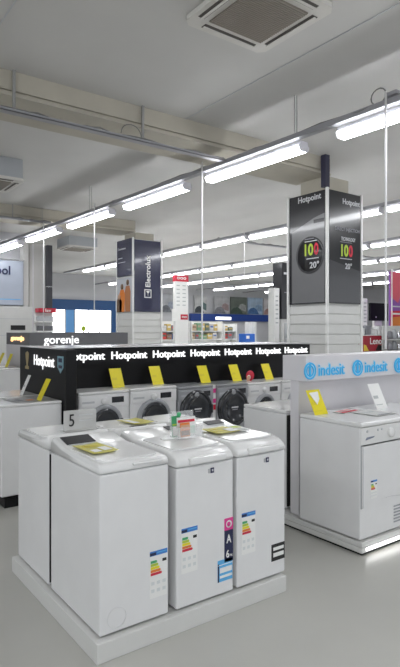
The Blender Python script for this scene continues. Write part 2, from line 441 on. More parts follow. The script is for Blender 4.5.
# ------------------------------------------------------------------ top loading washers
def top_loader(kind, label, loc, w=.40, d=.65, rz=0, disp=None, badge=True, lab=None, filt=False):
    t = thing('top_loader', label, 'washing machine', loc, rz, 'top loading washers')
    hb = .82 if kind == 'A' else .785
    MB().box(-w/2, w/2, 0, d, .012, hb, enamel, .009, 3).build('body', t)
    MB().box(-w/2+.01, w/2-.01, .01, d-.01, hb-.012, hb+.01, grey_pl).build('seam', t)
    MB().box(-w/2+.006, w/2-.006, d+.0005, d+.008, .03, hb-.02, blackm).build('gap_shade_plate', t)  # black sheet that paints in the shade of the gap behind the machine
    MB().tube([(-w/2+.03, d+.018, .10), (-w/2+.022, d+.014, .3), (-w/2+.03, d+.018, .5), (-w/2+.024, d+.014, .72)], .010, blackm, 8).build('hose', t)
    c = MB()
    if kind == 'A':
        pr = [(0,hb+.006),(-.004,hb+.03),(.006,hb+.044),(.03,hb+.05),(d*.70,hb+.056),(d*.74,hb+.060),(d*.95,hb+.090),(d-.015,hb+.088),(d,hb+.07),(d,hb+.006)]
    else:
        pr = [(0,hb+.006),(-.006,hb+.03),(.01,hb+.052),(.045,hb+.072),(.10,hb+.083),(d*.70,hb+.088),(d*.74,hb+.091),(d*.95,hb+.116),(d-.015,hb+.114),(d,hb+.09),(d,hb+.006)]
    c.prism(pr, 'x', -w/2+.001, w/2-.001, enamel2)
    es = [e for e in c.bm.edges if all(abs(abs(v.co.x)-(w/2-.001)) < 1e-5 for v in e.verts) and (e.verts[0].co.x*e.verts[1].co.x > 0) and min(v.co.z for v in e.verts) > hb+.02]
    bmesh.ops.bevel(c.bm, geom=es, offset=.014, segments=3, affect='EDGES', profile=.5)
    for f in c.bm.faces: f.smooth = True
    c.build('top_cover', t)
    zt = hb+(.054 if kind == 'A' else .086)
    lid = MB()
    def rr(x0,x1,y0,y1,r):
        pts = []
        for cx, cy, a in ((x1-r,y1-r,0),(x0+r,y1-r,90),(x0+r,y0+r,180),(x1-r,y0+r,270)):
            for q in range(6):
                an = math.radians(a+18*q); pts.append((cx+r*math.cos(an), cy+r*math.sin(an)))
        return pts
    y0l = .045 if kind == 'A' else .07
    lid.prism(rr(-w/2+.03,w/2-.03,y0l,d*.68,.05), 'z', zt-.006, zt+.006, enamel2)
    lo = lid.build('lid', t)
    hd = MB()
    if kind == 'A': hd.box(-.02, w/2-.04, -.012, .05, hb+.026, hb+.040, enamel2, .005)
    else: hd.box(-w*.30, w*.34, -.022, .05, hb+.012, hb+.050, enamel2, .010, 3)
    hd.build('lid_handle', lo)
    # round dimple behind the lid and the control display on the rear slope
    M = Matrix.Translation((-.02, d*.52, zt+.004)) @ Matrix.Rotation(PI/2, 4, 'X')
    MB().lathe([(0,.0),(.06,.0),(.062,.003),(.056,.005),(.05,.004),(0,.004)], 28, enamel2, M).build('dial', t)
    zc = pr[-4][1]
    if disp:
        x0, x1, y0, y1 = disp
        def zat(y):
            for (a, za), (bb, zb) in zip(pr[3:], pr[4:]):
                if a <= y <= bb and bb > a: return za+(zb-za)*(y-a)/(bb-a)
            return pr[-3][1]
        q = MB(); q.prism([(y0,zat(y0)+.001),(y1,zat(y1)+.001),(y1,zat(y1)+.005),(y0,zat(y0)+.005)], 'x', x0, x1, disp_bk)
        dp = q.build('display', t)
        q = MB(); q.prism([(y0-.02,zat(y0-.02)+.001),(y0-.004,zat(y0-.004)+.001),(y0-.004,zat(y0-.004)+.003),(y0-.02,zat(y0-.02)+.003)], 'x', x0+.01, x1-.01, print_gs); q.build('button_strip', dp)
    if badge:
        q = MB(); bx, bz = badge
        q.box(bx-.012, bx+.012, -.003, .0, bz-.016, bz+.014, navy); q.box(bx-.004, bx+.006, -.004, -.003, bz-.006, bz+.006, print_w); q.box(bx-.03,bx-.013,-.002,0,bz-.014,bz+.010,chrome); q.build('badge', t)
    if lab: energy_label(t, (lab[0], 0, lab[1]))
    if filt:
        M = Matrix.Translation((-w/2+.095, -.001, .085))
        q = MB(); q.lathe([(.052,0),(.052,-.003),(.0545,-.003),(.0545,0)], 36, enamel, M); q.build('filter_cover', t)
    for sx in (-1, 1):
        for yy in (.05, d-.05):
            f = MB(); f.lathe([(0,0),(.02,0),(.02,.014),(0,.014)], 12, blackm, Matrix.Translation((sx*(w/2-.05), yy, 0)) @ Matrix.Rotation(PI/2, 4, 'X')); f.build('foot', t)
    return t

ZP = .10
tag(box('display_plinth', 1.195, 2.50, 2.48, 3.80, 0, ZP, cream_pl, None, .004), 'low white plinth under the six top loading washers', 'plinth')
T1 = top_loader('A', 'front left top loader with a yellow card and black display on its lid', (1.432, 2.515, ZP), .41, .655, disp=(-.165,.015,.505,.612), badge=None, lab=(.085,.12), filt=True)
T2 = top_loader('B', 'middle top loader of the front row with black A6 energy sticker', (1.888, 2.512, ZP), .405, .655, disp=(.10,.175,.545,.61), badge=(.045,.745), lab=(-.17,.20))
T3 = top_loader('B', 'right top loader of the front row beside the open aisle', (2.320, 2.512, ZP), .40, .655, disp=(.0,.14,.545,.61), badge=(.045,.745), lab=(-.165,.20))
T4 = top_loader('A', 'rear left top loader with its back to the front left one', (1.435, 3.775, ZP), .41, .56, PI, badge=None)
T5 = top_loader('B', 'rear middle top loader with a yellow card on its lid', (1.888, 3.775, ZP), .405, .56, PI, disp=(-.05,.05,.455,.52), badge=(.045,.745))
T6 = top_loader('B', 'rear right top loader behind the front right one', (2.320, 3.775, ZP), .40, .56, PI, disp=(-.05,.05,.455,.52), badge=(.045,.745))
# stickers on the middle machine
b = MB(); b.box(.135,.20,-.002,0,.375,.445,pink); b.lathe([(0,-.003),(.022,-.003),(.022,-.002),(0,-.002)], 20, wht_pap, Matrix.Translation((.168,0,.41))); b.lathe([(0,-.004),(.014,-.004),(.014,-.003),(0,-.003)], 20, pink, Matrix.Translation((.166,0,.41)))
b.box(.135,.20,-.002,0,.19,.375,navy); s = b.build('class_sticker', T2)
text('letter_a','A',wht_pap,.036,.05,(.148,-.004,.30),FACE_Y,s,.02,.002); text('number_six','6',wht_pap,.024,.045,(.145,-.004,.215),FACE_Y,s,.02,.002); text('unit_text','kg',wht_pap,.018,.016,(.175,-.004,.218),FACE_Y,s,.01,.002)
b = MB(); b.box(.085,.195,-.002,0,.085,.21,sky_bl); b.box(.085,.195,-.003,-.002,.18,.184,wht_pap); b.box(.10,.19,-.003,-.002,.135,.165,wht_pap); b.box(.10,.19,-.003,-.002,.105,.12,wht_pap); b.box(.085,.094,-.003,-.002,.085,.19,navy); b.build('offer_sticker', T2)
b = MB(); b.box(.08,.195,-.002,0,.10,.205,blackm); b.box(.095,.185,-.003,-.002,.165,.185,wht_pap); b.box(.095,.185,-.003,-.002,.125,.15,wht_pap); b.build('offer_sticker', T3)

# cards and leaflets lying on the lids
ZA, ZB = ZP+.8845, ZP+.883
flat_card('info_card', 'creased yellow card lying on the front left lid', (1.352, 2.83, ZA), .05, .155, .25, yel_dull, extra=[(-.055,-.01,-.10,-.04,wht_pap),(.01,.06,-.09,-.0,wht_pap),(-.055,.055,.03,.04,yel_line),(-.055,.055,.06,.07,yel_line)], group='cards on the lids')
flat_card('info_card', 'yellow card lying on the front right lid', (2.265, 2.86, ZB), .0, .19, .19, yel_dull, extra=[(.02,.09,-.09,.0,wht_pap),(-.08,.0,-.04,-.03,yel_line),(-.08,.0,.02,.03,yel_line)], group='cards on the lids')
flat_card('info_sheet', 'pale leaflet lying beside the yellow card on the front right lid', (2.41, 2.85, ZB), -.1, .08, .20, wht_pap, extra=[(-.03,.03,.0,.06,lime),(-.03,.03,-.09,-.03,print_gs)])
flat_card('info_card', 'yellow card lying on the rear middle lid', (1.99, 3.50, ZB), .12, .17, .22, yel_dull, extra=[(-.07,-.02,-.08,.06,wht_pap),(.0,.07,.0,.01,yel_line)], group='cards on the lids')
# leaflet holder on the middle machine
hx, hy, hz = 1.955, 2.80, ZB+.004
t = thing('leaflet_holder', 'clear leaflet holder standing on the middle front lid', 'leaflet holder', (hx, hy, hz))
b = MB(); b.box(-.09,.09,-.045,.055,0,.004,acryl); b.prism([(.045,.004),(.049,.004),(.061,.155),(.057,.155)], 'x', -.09, .09, acryl); b.prism([(-.045,.004),(-.041,.004),(-.041,.07),(-.045,.07)], 'x', -.09, .09, acryl); b.box(-.09,-.087,-.045,.05,0,.07,acryl); b.box(.087,.09,-.045,.05,0,.07,acryl); b.build('pocket', t)
def leaflet(label, x0, x1, y, h, m, extra=()):
    b = MB(); w = (x1-x0)
    b.prism([(0,0),(.003,0),(.003+h*.10,h),(h*.10,h)], 'x', -w/2, w/2, m)
    for (za,zb,ma) in extra: b.prism([(h*za*.10-.001,h*za),(h*za*.10+.001,h*za),(h*zb*.10+.001,h*zb),(h*zb*.10-.001,h*zb)], 'x', -w*.45, w*.45, ma)
    tag(b.build('leaflet', None, (hx+(x0+x1)/2, hy+y, hz+.005)), label, 'leaflet', 'leaflets in the holder')
leaflet('green leaflet at the left of the clear holder', -.085, -.02, .028, .125, green, [(.05,.5,wht_pap),(.55,.62,lime)])
leaflet('white leaflet with a red stripe behind the orange one', -.055, .085, .016, .115, wht_pap, [(.72,.86,red),(.1,.5,mat('pale_green_print', (.55,.72,.62), .5))])
leaflet('orange and brown leaflet at the front of the clear holder', -.05, .02, -.012, .085, orange, [(.1,.45,brown_pr),(.62,.85,skin_pr)])
b = MB(); b.lathe([(0,-.002),(.016,-.002),(.016,.002),(0,.002)], 20, green); tag(b.build('round_badge', None, (hx-.045, hy+.02, hz+.140)), 'round green disc on top of the leaflet holder', 'badge')
# stand with the figure five
t = thing('number_stand', 'frosted number stand with a black five on the rear left lid', 'sign', (1.53, 3.43, ZA), 0)
MB().box(-.115,.115,-.035,.035,0,.005,frost).build('base', t)
MB().prism([(-.003,.005),(.003,.005),(.003,.135),(-.003,.135)], 'x', -.115, .115, frost).build('plate', t)
text('figure_five','5',blackm,.036,.080,(-.08,-.007,.03),FACE_Y,t,.0,.003)
b = MB(); b.box(-.01,.09,-.005,-.003,.095,.103,print_gs); b.box(-.01,.09,-.005,-.003,.06,.066,print_gs); b.build('small_print', t)

# ------------------------------------------------------------------ front loading washers
def front_loader(label, loc, w, h, d, body, r, dz, ring, rz=0, group='front loading washers', dispx=.06, textured=False, drawer=True, lab=False, name='washing_machine'):
    t = thing(name, label, 'washing machine', loc, rz, group)
    MB().box(-w/2, w/2, 0, d, .012, h-.03, body, .010, 3).build('body', t)
    MB().box(-w/2, w/2, -.006, d, h-.028, h, enamel2 if body is enamel else body, .010, 3).build('worktop', t)
    p = MB().box(-w/2+.004, w/2-.004, -.010, .01, h-.165, h-.035, body, .006, 2).build('control_panel', t)
    if drawer:
        q = MB().box(-w/2+.02, -w/2+.19, -.015, -.008, h-.15, h-.05, body, .004, 1); q.box(-w/2+.035,-w/2+.17,-.0165,-.014,h-.115,h-.095,mid_gr); q.build('detergent_drawer', t)
    M = Matrix.Translation((-.01, -.010, h-.10))
    MB().lathe([(.036,0),(.036,-.012),(.030,-.028),(0,-.03)], 28, body, M).build('programme_knob', t)
    MB().box(dispx, dispx+.14, -.0125, -.009, h-.125, h-.065, glass_bk).build('display', p)
    M = Matrix.Translation((0, 0, dz))
    q = MB(); q.lathe([(r+.012,.004),(r+.010,-.018),(r-.006,-.034),(r-.03,-.036),(r-.035,-.02)], 48, ring, M); dr = q.build('door', t)
    q = MB(); q.lathe([(r-.03,-.026),(r-.045,-.034),(r*.72,-.040),(r*.64,-.03),(r*.5,-.012),(r*.25,-.002),(0,0)], 48, drum_gl, M); q.build('door_glass', dr)
    q = MB(); q.box(r-.03, r+.005, -.044, -.030, dz-.05, dz+.05, glass_bk, .006, 2); q.build('door_handle', dr)
    if textured:
        q = MB(); q.box(-.05,.05,-.046,-.042,dz+.005,dz+.02,print_w); q.box(-.04,.04,-.046,-.042,dz-.02,dz-.008,print_g); q.build('door_print', dr)
    MB().box(-w/2+.03, w/2-.03, .004, .02, 0, .012, blackm).build('kick', t)
    MB().box(-w/2+.01, w/2-.01, d+.0005, d+.006, .03, h-.04, blackm).build('gap_shade_plate', t)  # black backing added so the gap behind reads as deep shade
    q = MB().box(w/2-.16, w/2-.03, -.004, .002, .05, .14, body, .003, 1); q.build('filter_flap', t)
    if lab: energy_label(t, (-w/2+.05, 0, h-.45), .08, .20)
    return t

# black display island
YI = 5.16
b = MB(); b.box(1.56, 2.22, 5.17, 6.40, 0, .09, black); b.box(2.22, 5.75, 5.56, 6.40, 0, .09, black); tag(b.build('toe_kick'), 'black toe kick base under the black display island', 'toe kick')
isl = thing('display_island', 'black display island with lit white lettering on its header', 'display', (2.12, 5.08, 0))
MB().box(0, .11, 0, 1.36, .092, 1.455, black, .003, 1).build('end_panel', isl)
h0 = MB().box(.111, 3.90, .42, 1.35, 1.275, 1.443, black).build('header', isl)
MB().box(-.005, 3.905, .415, 1.365, 1.456, 1.462, mat('pale_top_deck', (.72,.72,.74), .2)).build('top_deck', isl)
MB().box(.111, 3.86, .46, .52, .092, 1.274, black).build('back_board', isl)
for k in range(7):
    x0 = 2.82-.535 + .537*k - 2.12
    if k == 0:
        text('lettering', 'Hotpoint', letter_w, .455, .112, (x0, .412, 1.299), FACE_Y, isl, .008, .014)
    elif k < 7:
        text('lettering', 'Hotpoint', letter_w, .455, .112, (x0, .412, 1.299), FACE_Y, isl, .008, .014)
text('end_lettering', 'Hotpoint', letter_w, .58, .150, (-.006, .87, 1.232), FACE_X, isl, .0, .006)
# emblems on the end panel: a gilt figure and a pale blue shield
b = MB(); b.prism([(1.17,1.21),(1.05,1.21),(1.05,1.24),(1.09,1.25),(1.06,1.33),(1.05,1.39),(1.10,1.41),(1.16,1.39),(1.15,1.33),(1.12,1.25),(1.17,1.24)], 'x', -.004, 0, mat('gilt_print', (.42,.33,.16), .4, metal=.3)); b.build('gilt_emblem', isl)
b = MB(); b.prism([(.21,1.39),(.06,1.39),(.06,1.28),(.135,1.22),(.21,1.28)], 'x', -.004, 0, mat('teal_print', (.20,.36,.42), .4)); b.box(-.006,-.003,.09,.18,1.33,1.37,navy); b.box(-.006,-.003,.09,.18,1.27,1.30,poster_nv); b.build('shield_emblem', isl)

G = 'front loading washers in front of the black island'
specs = [(2.570,.575,.915,enamel,.195,.575,grey_pl,'leftmost white washer under the black header, next to the end panel',False),
         (3.165,.595,.920,enamel,.205,.585,grey_pl,'second white washer under the black header, left of the silver pair',False),
         (3.735,.500,.900,silver,.215,.625,glass_bk,'left silver washer with a black door under the header',True),
         (4.285,.490,.895,silver,.225,.600,glass_bk,'right silver washer with a black door under the header',True),
         (4.812,.565,.885,enamel,.165,.565,grey_pl,'white washer with a small dark door right of the silver pair',False),
         (5.410,.590,.885,enamel,.190,.565,grey_pl,'last white washer under the header, half hidden by the grey panel',False)]
for (x,w,h,body,r,dz,ring,lab,tx) in specs:
    front_loader(lab, (x, YI, ZP+.005), w, h, .60-.22, body, r, dz, ring, 0, G, .08 if body is enamel else .06, tx)
# narrow filler with pink stickers between the two silver washers
b = MB(); b.box(-.022,.022,0,.30,0,.89,enamel,.003,1); b.box(-.020,.020,-.002,0,.80,.85,pink); b.box(-.018,.018,-.002,0,.74,.78,wht_pap); b.box(-.020,.020,-.002,0,.68,.73,pink); b.box(-.016,.016,-.003,0,.60,.66,red)
tag(b.build('filler_panel', None, (4.012, YI+.01, ZP+.005)), 'narrow white filler with pink stickers between the two silver washers', 'panel')
b = MB(); b.box(2.235, 5.75, YI+.02, YI+.38, 0, ZP+.004, cream_pl); tag(b.build('washer_plinth'), 'white plinth under the row of front loading washers', 'plinth')
ZW = ZP+.005
for i, (x, top, lab) in enumerate(((2.845,.915,'yellow price tag on the leftmost white washer under the black header'),(3.352,.92,'yellow price tag on the second white washer under the black header'),
        (4.035,.90,'yellow price tag above the gap between the two silver washers'),(4.535,.895,'yellow price tag at the right edge of the right silver washer'),(5.095,.885,'rightmost yellow price tag under the black header'))):
    dx = -.12 if i in (0,) else 0
    price_tag('price_tag', lab, (x, 5.36, ZW+top+.001), .145, .205, .10, 0, group='yellow price tags')
b = MB(); b.lathe([(0,-.003),(.068,-.003),(.068,.003),(0,.003)], 28, red); b.lathe([(0,-.005),(.03,-.005),(.03,-.003),(0,-.003)], 20, wht_pap, Matrix.Translation((-.025,0,-.02))); b.box(-.06,-.01,-.006,-.003,-.068,.0,skin_pr)
tag(b.build('round_sign', None, (4.735, 5.35, ZW+.885+.070)), 'round red and tan sign standing left of the rightmost yellow tag', 'sign')
# machines on the end of the island, facing left
front_loader('white washer at the end of the black island, yellow tag on top', (1.525, 5.445, .095), .575, .865, .585, enamel, .17, .5, grey_pl, -PI/2, 'washers on the end of the black island')
front_loader('white washer behind the end washer, partly cut by left edge', (1.525, 6.06, .095), .575, .865, .585, enamel, .17, .5, grey_pl, -PI/2, 'washers on the end of the black island')
price_tag('price_tag', 'yellow price tag leaning on the end of the black island', (1.92, 5.28, .962), .115, .205, .10, -PI/2, group='yellow price tags')
price_tag('price_tag', 'white price tag leaning on the end of the black island', (1.93, 5.83, .962), .085, .205, .09, -PI/2, wht_pap, 'white price tags', print_gs)
flat_card('info_card', 'grey card lying on the end washer beside the yellow tag', (1.78, 5.40, .961), .1, .22, .30, mat('grey_card', (.45,.46,.47), .5), curl=.003, extra=[(.02,.09,-.13,-.06,orange),(-.09,-.01,-.1,.1,print_g)])

# ------------------------------------------------------------------ pale grey display island with dryers
st = thing('dryer_plinth', 'low white stepped plinth with a light strip under the dryers', 'plinth', (3.32, 2.53, 0))
MB().box(.02, 4.0, .02, 1.40, 0, .02, black).build('base', st)
MB().box(.0, 4.0, .0, 1.42, .02, .06, cream_pl, .003, 1).build('lower_step', st)
MB().box(.006, 4.0, .004, 1.42, .061, .098, cream_pl, .003, 1).build('upper_step', st)
MB().box(.05, 3.9, -.006, -.001, .034, .052, led).build('light_strip', st)
pn = thing('lit_partition', 'pale grey display panel with lit blue lettering above the dryers', 'display', (3.37, 3.12, .10))
MB().box(.02, 3.8, .10, .20, 0, 1.16, panel_gr, .004, 1).build('back_panel', pn)
MB().box(0, 3.85, .0, .27, 1.125, 1.335, panel_gr, .004, 1).build('header', pn)
def lit_logo(x):
    q = MB(); M = Matrix.Translation((x, -.004, 1.213))
    q.lathe([(.058,0),(.058,-.010),(.070,-.010),(.070,0)], 32, letter_b, M); q.lathe([(.038,0),(.038,-.008),(.046,-.008),(.046,0)], 32, letter_b, M)
    q.lathe([(.046,0),(.046,-.004),(.058,-.004),(.058,0)], 32, letter_h, M)
    q.box(x-.011, x+.011, -.012, -.004, 1.165, 1.285, letter_b); q.build('lit_emblem', pn)
    text('lit_lettering','indesit',letter_b,.33,.095,(x+.105,-.008,1.168),FACE_Y,pn,-.004,.010)
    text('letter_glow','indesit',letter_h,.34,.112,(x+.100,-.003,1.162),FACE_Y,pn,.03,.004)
for k in range(4): lit_logo(.04+.615*k)

def dryer(label, loc, w, d, h):
    t = thing('tumble_dryer', label, 'dryer', loc, 0, 'tumble dryers')
    MB().box(-w/2, w/2, 0, d, .01, h-.035, enamel, .010, 3).build('body', t)
    MB().box(-w/2, w/2, -.012, d, h-.034, h, enamel2, .013, 3).build('worktop', t)
    p = MB().prism([(-.004,h-.16),(.02,h-.16),(.02,h-.036),(-.010,h-.036)], 'x', -w/2+.004, w/2-.004, enamel2).build('control_panel', t)
    for i, x in enumerate((-w/2+.07, -w/2+.20, -w/2+.245)):
        MB().lathe([(.009,0),(.009,-.006),(0,-.007)], 16, mid_gr, Matrix.Translation((x,-.008,h-.065))).build('button', p)
    q = MB(); q.prism([(-w/2+.055,h-.128),(-w/2+.14,h-.118),(-w/2+.16,h-.108),(-w/2+.07,h-.110)], 'y', -.012, -.004, mat('logo_grey', (.22,.25,.32), .5)); q.build('logo', p)
    MB().lathe([(.036,0),(.036,-.016),(.03,-.022),(0,-.024)], 28, enamel2, Matrix.Translation((.06,-.008,h-.10))).build('programme_knob', p)
    q = MB(); pts = [(-w/2+.012,h-.172),(w/2-.012,h-.172),(w/2-.012,.245)]
    n = 10
    for i in range(n+1):
        u = i/n; pts.append((w/2-.012-(w-.024)*u, .245+.055*math.sin(PI*u)**1.0 if False else .245+.035*math.sin(PI*u)))
    q.prism(pts, 'y', -.014, .0, enamel); dr = q.build('door', t)
    cx = sum(p[0] for p in pts)/len(pts); cz = (pts[0][1]+.245)/2
    q = MB(); q.prism([(p[0]+(.005 if p[0] > 0 else -.005), p[1]+(.006 if p[1] > cz else -.006)) for p in pts], 'y', -.004, .0, grey_pl); q.build('door_gap_shade', t)  # darker, slightly larger plate that paints the shadow line around the door
    q = MB(); q.box(-w/2+.016,-w/2+.020,-.016,-.012,.25,h-.18,mid_gr); q.build('door_edge', dr)
    MB().box(-w/2+.02, w/2-.02, -.004, .004, h-.172, h-.166, grey_pl).build('door_gap', t)
    q = MB()
    for i in range(6): q.box(w/2-.19, w/2-.04, -.004, .003, .06+i*.024, .07+i*.024, grey_pl)
    q.build('vent_grille', t)
    energy_label(dr, (-w/2+.105, -.0145, .30), .075, .135)
    return t
dryer('white tumble dryer with a yellow tag in front of the grey panel', (3.628, 2.552, .099), .60, .60, .868)
dryer('white tumble dryer mostly outside the right edge of the picture', (4.245, 2.552, .099), .60, .60, .868)
front_loader('white washer standing back to back behind the grey panel', (3.705, 3.935, .099), .60, .855, .55, enamel, .17, .5, grey_pl, PI, 'washers behind the grey panel')
front_loader('white washer hidden behind the grey panel, right of its neighbour', (4.32, 3.935, .099), .60, .855, .55, enamel, .17, .5, grey_pl, PI, 'washers behind the grey panel')
ZD = .968
price_tag('price_tag', 'yellow price tag leaning on the grey panel above the dryer', (3.425, 3.00, ZD), .155, .19, .10, 0, group='yellow price tags')
b = MB(); b.prism([(-.062,.16),(-.015,.055),(.03,.10),(.045,.165)], 'y', -.002, .002, wht_pap, M=Matrix.Translation((0,0,0)) @ Matrix.Rotation(-.48, 4, 'X') @ Matrix.Translation((0,-.004,.03)))  # white four-sided patch over the face of the leaning tag
tag(b.build('white_patch', None, (3.425, 2.998, ZD)), 'white patch on the yellow tag above the dryer', 'paper')
price_tag('price_tag', 'white price tag leaning on the grey panel at right edge', (4.13, 2.93, ZD), .155, .205, .10, 0, wht_pap, 'white price tags', print_gs)
flat_card('leaflet', 'red edged leaflet lying flat on the tumble dryer', (3.70, 2.99, ZD), .15, .24, .12, wht_pap, 'leaflet', .002, [(-.12,.12,-.06,-.02,red),(-.10,.10,.0,.04,mat('pink_print', (.75,.35,.35), .5))])
flat_card('info_sheet', 'grey sheet lying flat on the tumble dryer by the red leaflet', (3.82, 2.80, ZD), .05, .26, .26, mat('grey_sheet', (.62,.62,.60), .5), 'paper', .002, [(-.1,.1,-.12,-.10,print_g),(-.1,.05,.02,.04,print_gs)])

# ------------------------------------------------------------------ second island further back
gi = thing('rear_island', 'dark grey display island with white lettering behind the black one', 'display', (3.40, 9.8, 0))
MB().box(0, 2.0, 0, 1.35, 1.37, 1.60, dark_gr).build('header', gi)
MB().box(.06, 1.95, .35, .45, .1, 1.37, panel_gr).build('back_board', gi)
MB().box(0, .08, 0, 1.35, .1, 1.37, panel_gr).build('end_panel', gi)
MB().box(-.75, 1.95, .0, 1.3, 0, .1, blackm).build('base', gi)
text('lettering','gorenje',letter_w,.68,.19,(.26,-.012,1.35),FACE_Y,gi,.008,.014)
text('lit_lettering','gorenje',letter_o,.74,.115,(-.012,1.02,1.425),FACE_X,gi,.02,.014)
front_loader('white washer on the end of the rear island, left edge', (2.78, 10.15, .10), .59, .87, .58, enamel, .17, .5, grey_pl, -PI/2, 'washers on the end of the rear island')
front_loader('second white washer on the end of the rear island', (2.78, 10.78, .10), .59, .87, .58, enamel, .17, .5, grey_pl, -PI/2, 'washers on the end of the rear island')
price_tag('price_tag', 'yellow tag on the end washer of the rear island', (3.12, 10.25, .972), .15, .24, .10, -PI/2, group='yellow price tags')
price_tag('price_tag', 'yellow tag on the second washer of the rear island', (3.12, 10.75, .972), .15, .24, .10, -PI/2, group='yellow price tags')

# ------------------------------------------------------------------ left background
t = thing('appliance_stand', 'white stand with a blue grey lightbox at the far left', 'display', (3.3, 15.0, 0))
MB().box(0, 1.93, .6, .68, 2.35, 3.60, mat('blue_grey_lightbox', (.40,.44,.52), .4)).build('lightbox', t)
MB().box(-.02, 1.95, .58, .70, 3.60, 3.64, chrome).build('top_edge', t)
MB().box(.1, 1.85, .595, .6, 2.5, 2.52, sky_bl).build('light_line', t)
text('lettering','Whirlpool',navy,1.36,.32,(.20,.585,3.12),FACE_Y,t,.02,.01)
MB().box(0, 2.05, .2, .68, .1, 2.30, cream_pl, .005, 1).build('cabinet', t)
for z in (1.65, 1.25): MB().box(1.45, 1.85, .19, .2, z, z+.13, blackm).build('display_window', t)
for z in (1.5, 1.95): MB().box(0, 2.05, .196, .2, z, z+.012, mid_gr).build('shelf_gap', t)
t = thing('dark_post', 'dark slim post with a red price sign at far left', 'post', (5.98, 15.6, 0))
MB().box(-.08, .08, -.08, .08, 1.9, 4.12, mat('dark_post_paint', (.05,.05,.06), .5), .006, 1).build('pole', t)
MB().box(-.09, .09, -.09, .09, 2.9, 2.92, chrome).build('clamp', t)
MB().box(-.06, .06, -.06, .06, 0, 1.9, dark_gr).build('lower_pole', t)
t = thing('shelf_unit', 'small shelf unit with red topped header beside the dark post', 'shelf', (5.07, 14.0, 0))
MB().box(.04, .50, .0, .30, 2.11, 2.22, red, .004, 1).build('header', t)
text('lettering','lav',wht_pap,.16,.08,(.20,-.008,2.125),FACE_Y,t,.02,.006)
MB().box(0, .50, .26, .30, 0, 2.11, wht_pap).build('back', t)
for z in (.5, .95, 1.30, 1.60, 1.85): MB().box(0, .50, .0, .30, z, z+.03, wht_pap).build('shelf', t)
for z, m in ((1.63, dark_gr), (1.33, dark_gr), (1.88, mid_gr)):
    tag(box('oven', 5.12, 5.50, 14.03, 14.24, z+.001, z+.13, m, None, .006), 'small %s appliance on the red topped shelf, height %s' % ('grey' if m is mid_gr else 'dark', 'top' if z > 1.8 else ('middle' if z > 1.5 else 'low')), 'appliance', 'appliances on the red topped shelf')
# blue shopfront in the far wall
shop_bl = mat('shopfront_blue', (.008,.07,.22), .5); day = mat('daylight_window', (.95,.97,1), .4, emit=2.4, emit_color=(.96,.98,1))
t = thing('blue_shopfront', 'blue shopfront with bright windows in the far wall', 'shopfront', (9.5, 25.9, 0))
MB().box(0, 4.05, 0, .1, 2.66, 3.17, shop_bl).build('fascia', t)
MB().box(3.80, 4.05, -.02, .1, 0, 2.66, shop_bl).build('jamb', t)
for a, b_ in ((.45,1.25),(2.55,3.1),(3.2,3.75)):
    MB().box(a, b_, .05, .1, 0, 2.66, day).build('window_pane', t)
MB().box(1.30, 1.75, .03, .1, 0, 2.66, mat('blue_door_glass', (.05,.18,.42), .3, emit=.12, emit_color=(.2,.5,.9))).build('door_leaf', t)
MB().box(1.80, 2.50, .05, .1, 0, 2.66, day).build('window_pane', t)
for x in (.40, 1.25, 1.75, 2.5, 3.1, 3.75): MB().box(x, x+.05, .0, .06, 0, 2.66, mid_gr if x < 3 else wht_pap).build('mullion', t)
b = MB(); b.lathe([(0,0),(.09,.02),(.12,.10),(.10,.2),(.03,.26),(0,.27)], 16, lime, Matrix.Translation((11.65,25.7,0)) @ Matrix.Rotation(PI/2,4,'X') if False else Matrix.Translation((11.65,25.7,1.6)) @ Matrix.Rotation(PI/2,4,'X'))
b.tube([(11.65,25.7,0),(11.65,25.7,1.62)], .03, brown_pr, 8)
tag(b.build('topiary_plant'), 'small green plant on a stem before the bright window', 'plant')

# ------------------------------------------------------------------ right background
t = thing('price_tower', 'tall white price tower with red top behind the black island', 'sign', (9.35, 14.0, 0))
MB().box(0, .48, 0, .12, 0, 3.14, wht_pap).build('board', t)
MB().box(-.01, .49, -.01, .13, 3.14, 3.34, red).build('red_top', t)
MB().box(.20, .46, -.012, 0, 1.97, 2.13, red).build('red_square', t)
text('lettering','mm',wht_pap,.18,.06,(.24,-.016,2.02),FACE_Y,t,.02,.004)
MB().box(-.12, .16, -.02, -.005, 1.92, 2.28, wht_pap).build('white_card', t)
b = MB()
for i in range(6):
    for j in range(2): b.box(.05+.22*j, .17+.22*j, -.004, 0, 2.40+.12*i, 2.43+.12*i, print_gs)
b.build('price_rows', t)
text('header_marks','ooo',wht_pap,.34,.08,(.06,-.014,3.2),FACE_Y,t,.02,.004)
t = thing('rear_fascia', 'long blue fascia with a white sign on the far wall', 'fascia', (18.3, 25.75, 2.18))
MB().box(0, 7.0, 0, .2, 0, .42, mat('royal_blue', (.02,.06,.28), .4)).build('band', t)
MB().box(1.78, 2.95, -.02, 0, .08, .25, mat('lit_sign', (1,1,1), .4, emit=1.2)).build('white_sign', t)
pics = [(16.3,17.25,'far left photo of grey kitchen goods',(.42,.43,.45),(.16,.17,.19),(.30,.33,.40)),
        (18.6,19.5,'photo of dark cookware on white',(.55,.55,.55),(.05,.06,.07),(.10,.16,.16)),
        (20.05,21.2,'photo of grey coffee machines',(.45,.45,.46),(.20,.20,.22),(.30,.22,.22)),
        (21.3,22.6,'dark photo of a green garden',(.13,.15,.13),(.05,.08,.06),(.32,.33,.32)),
        (22.68,23.92,'blue photo of a lake house',(.36,.46,.58),(.06,.14,.30),(.22,.32,.46)),
        (24.03,25.25,'pale sunset photo',(.60,.57,.58),(.42,.26,.24),(.30,.30,.34))]
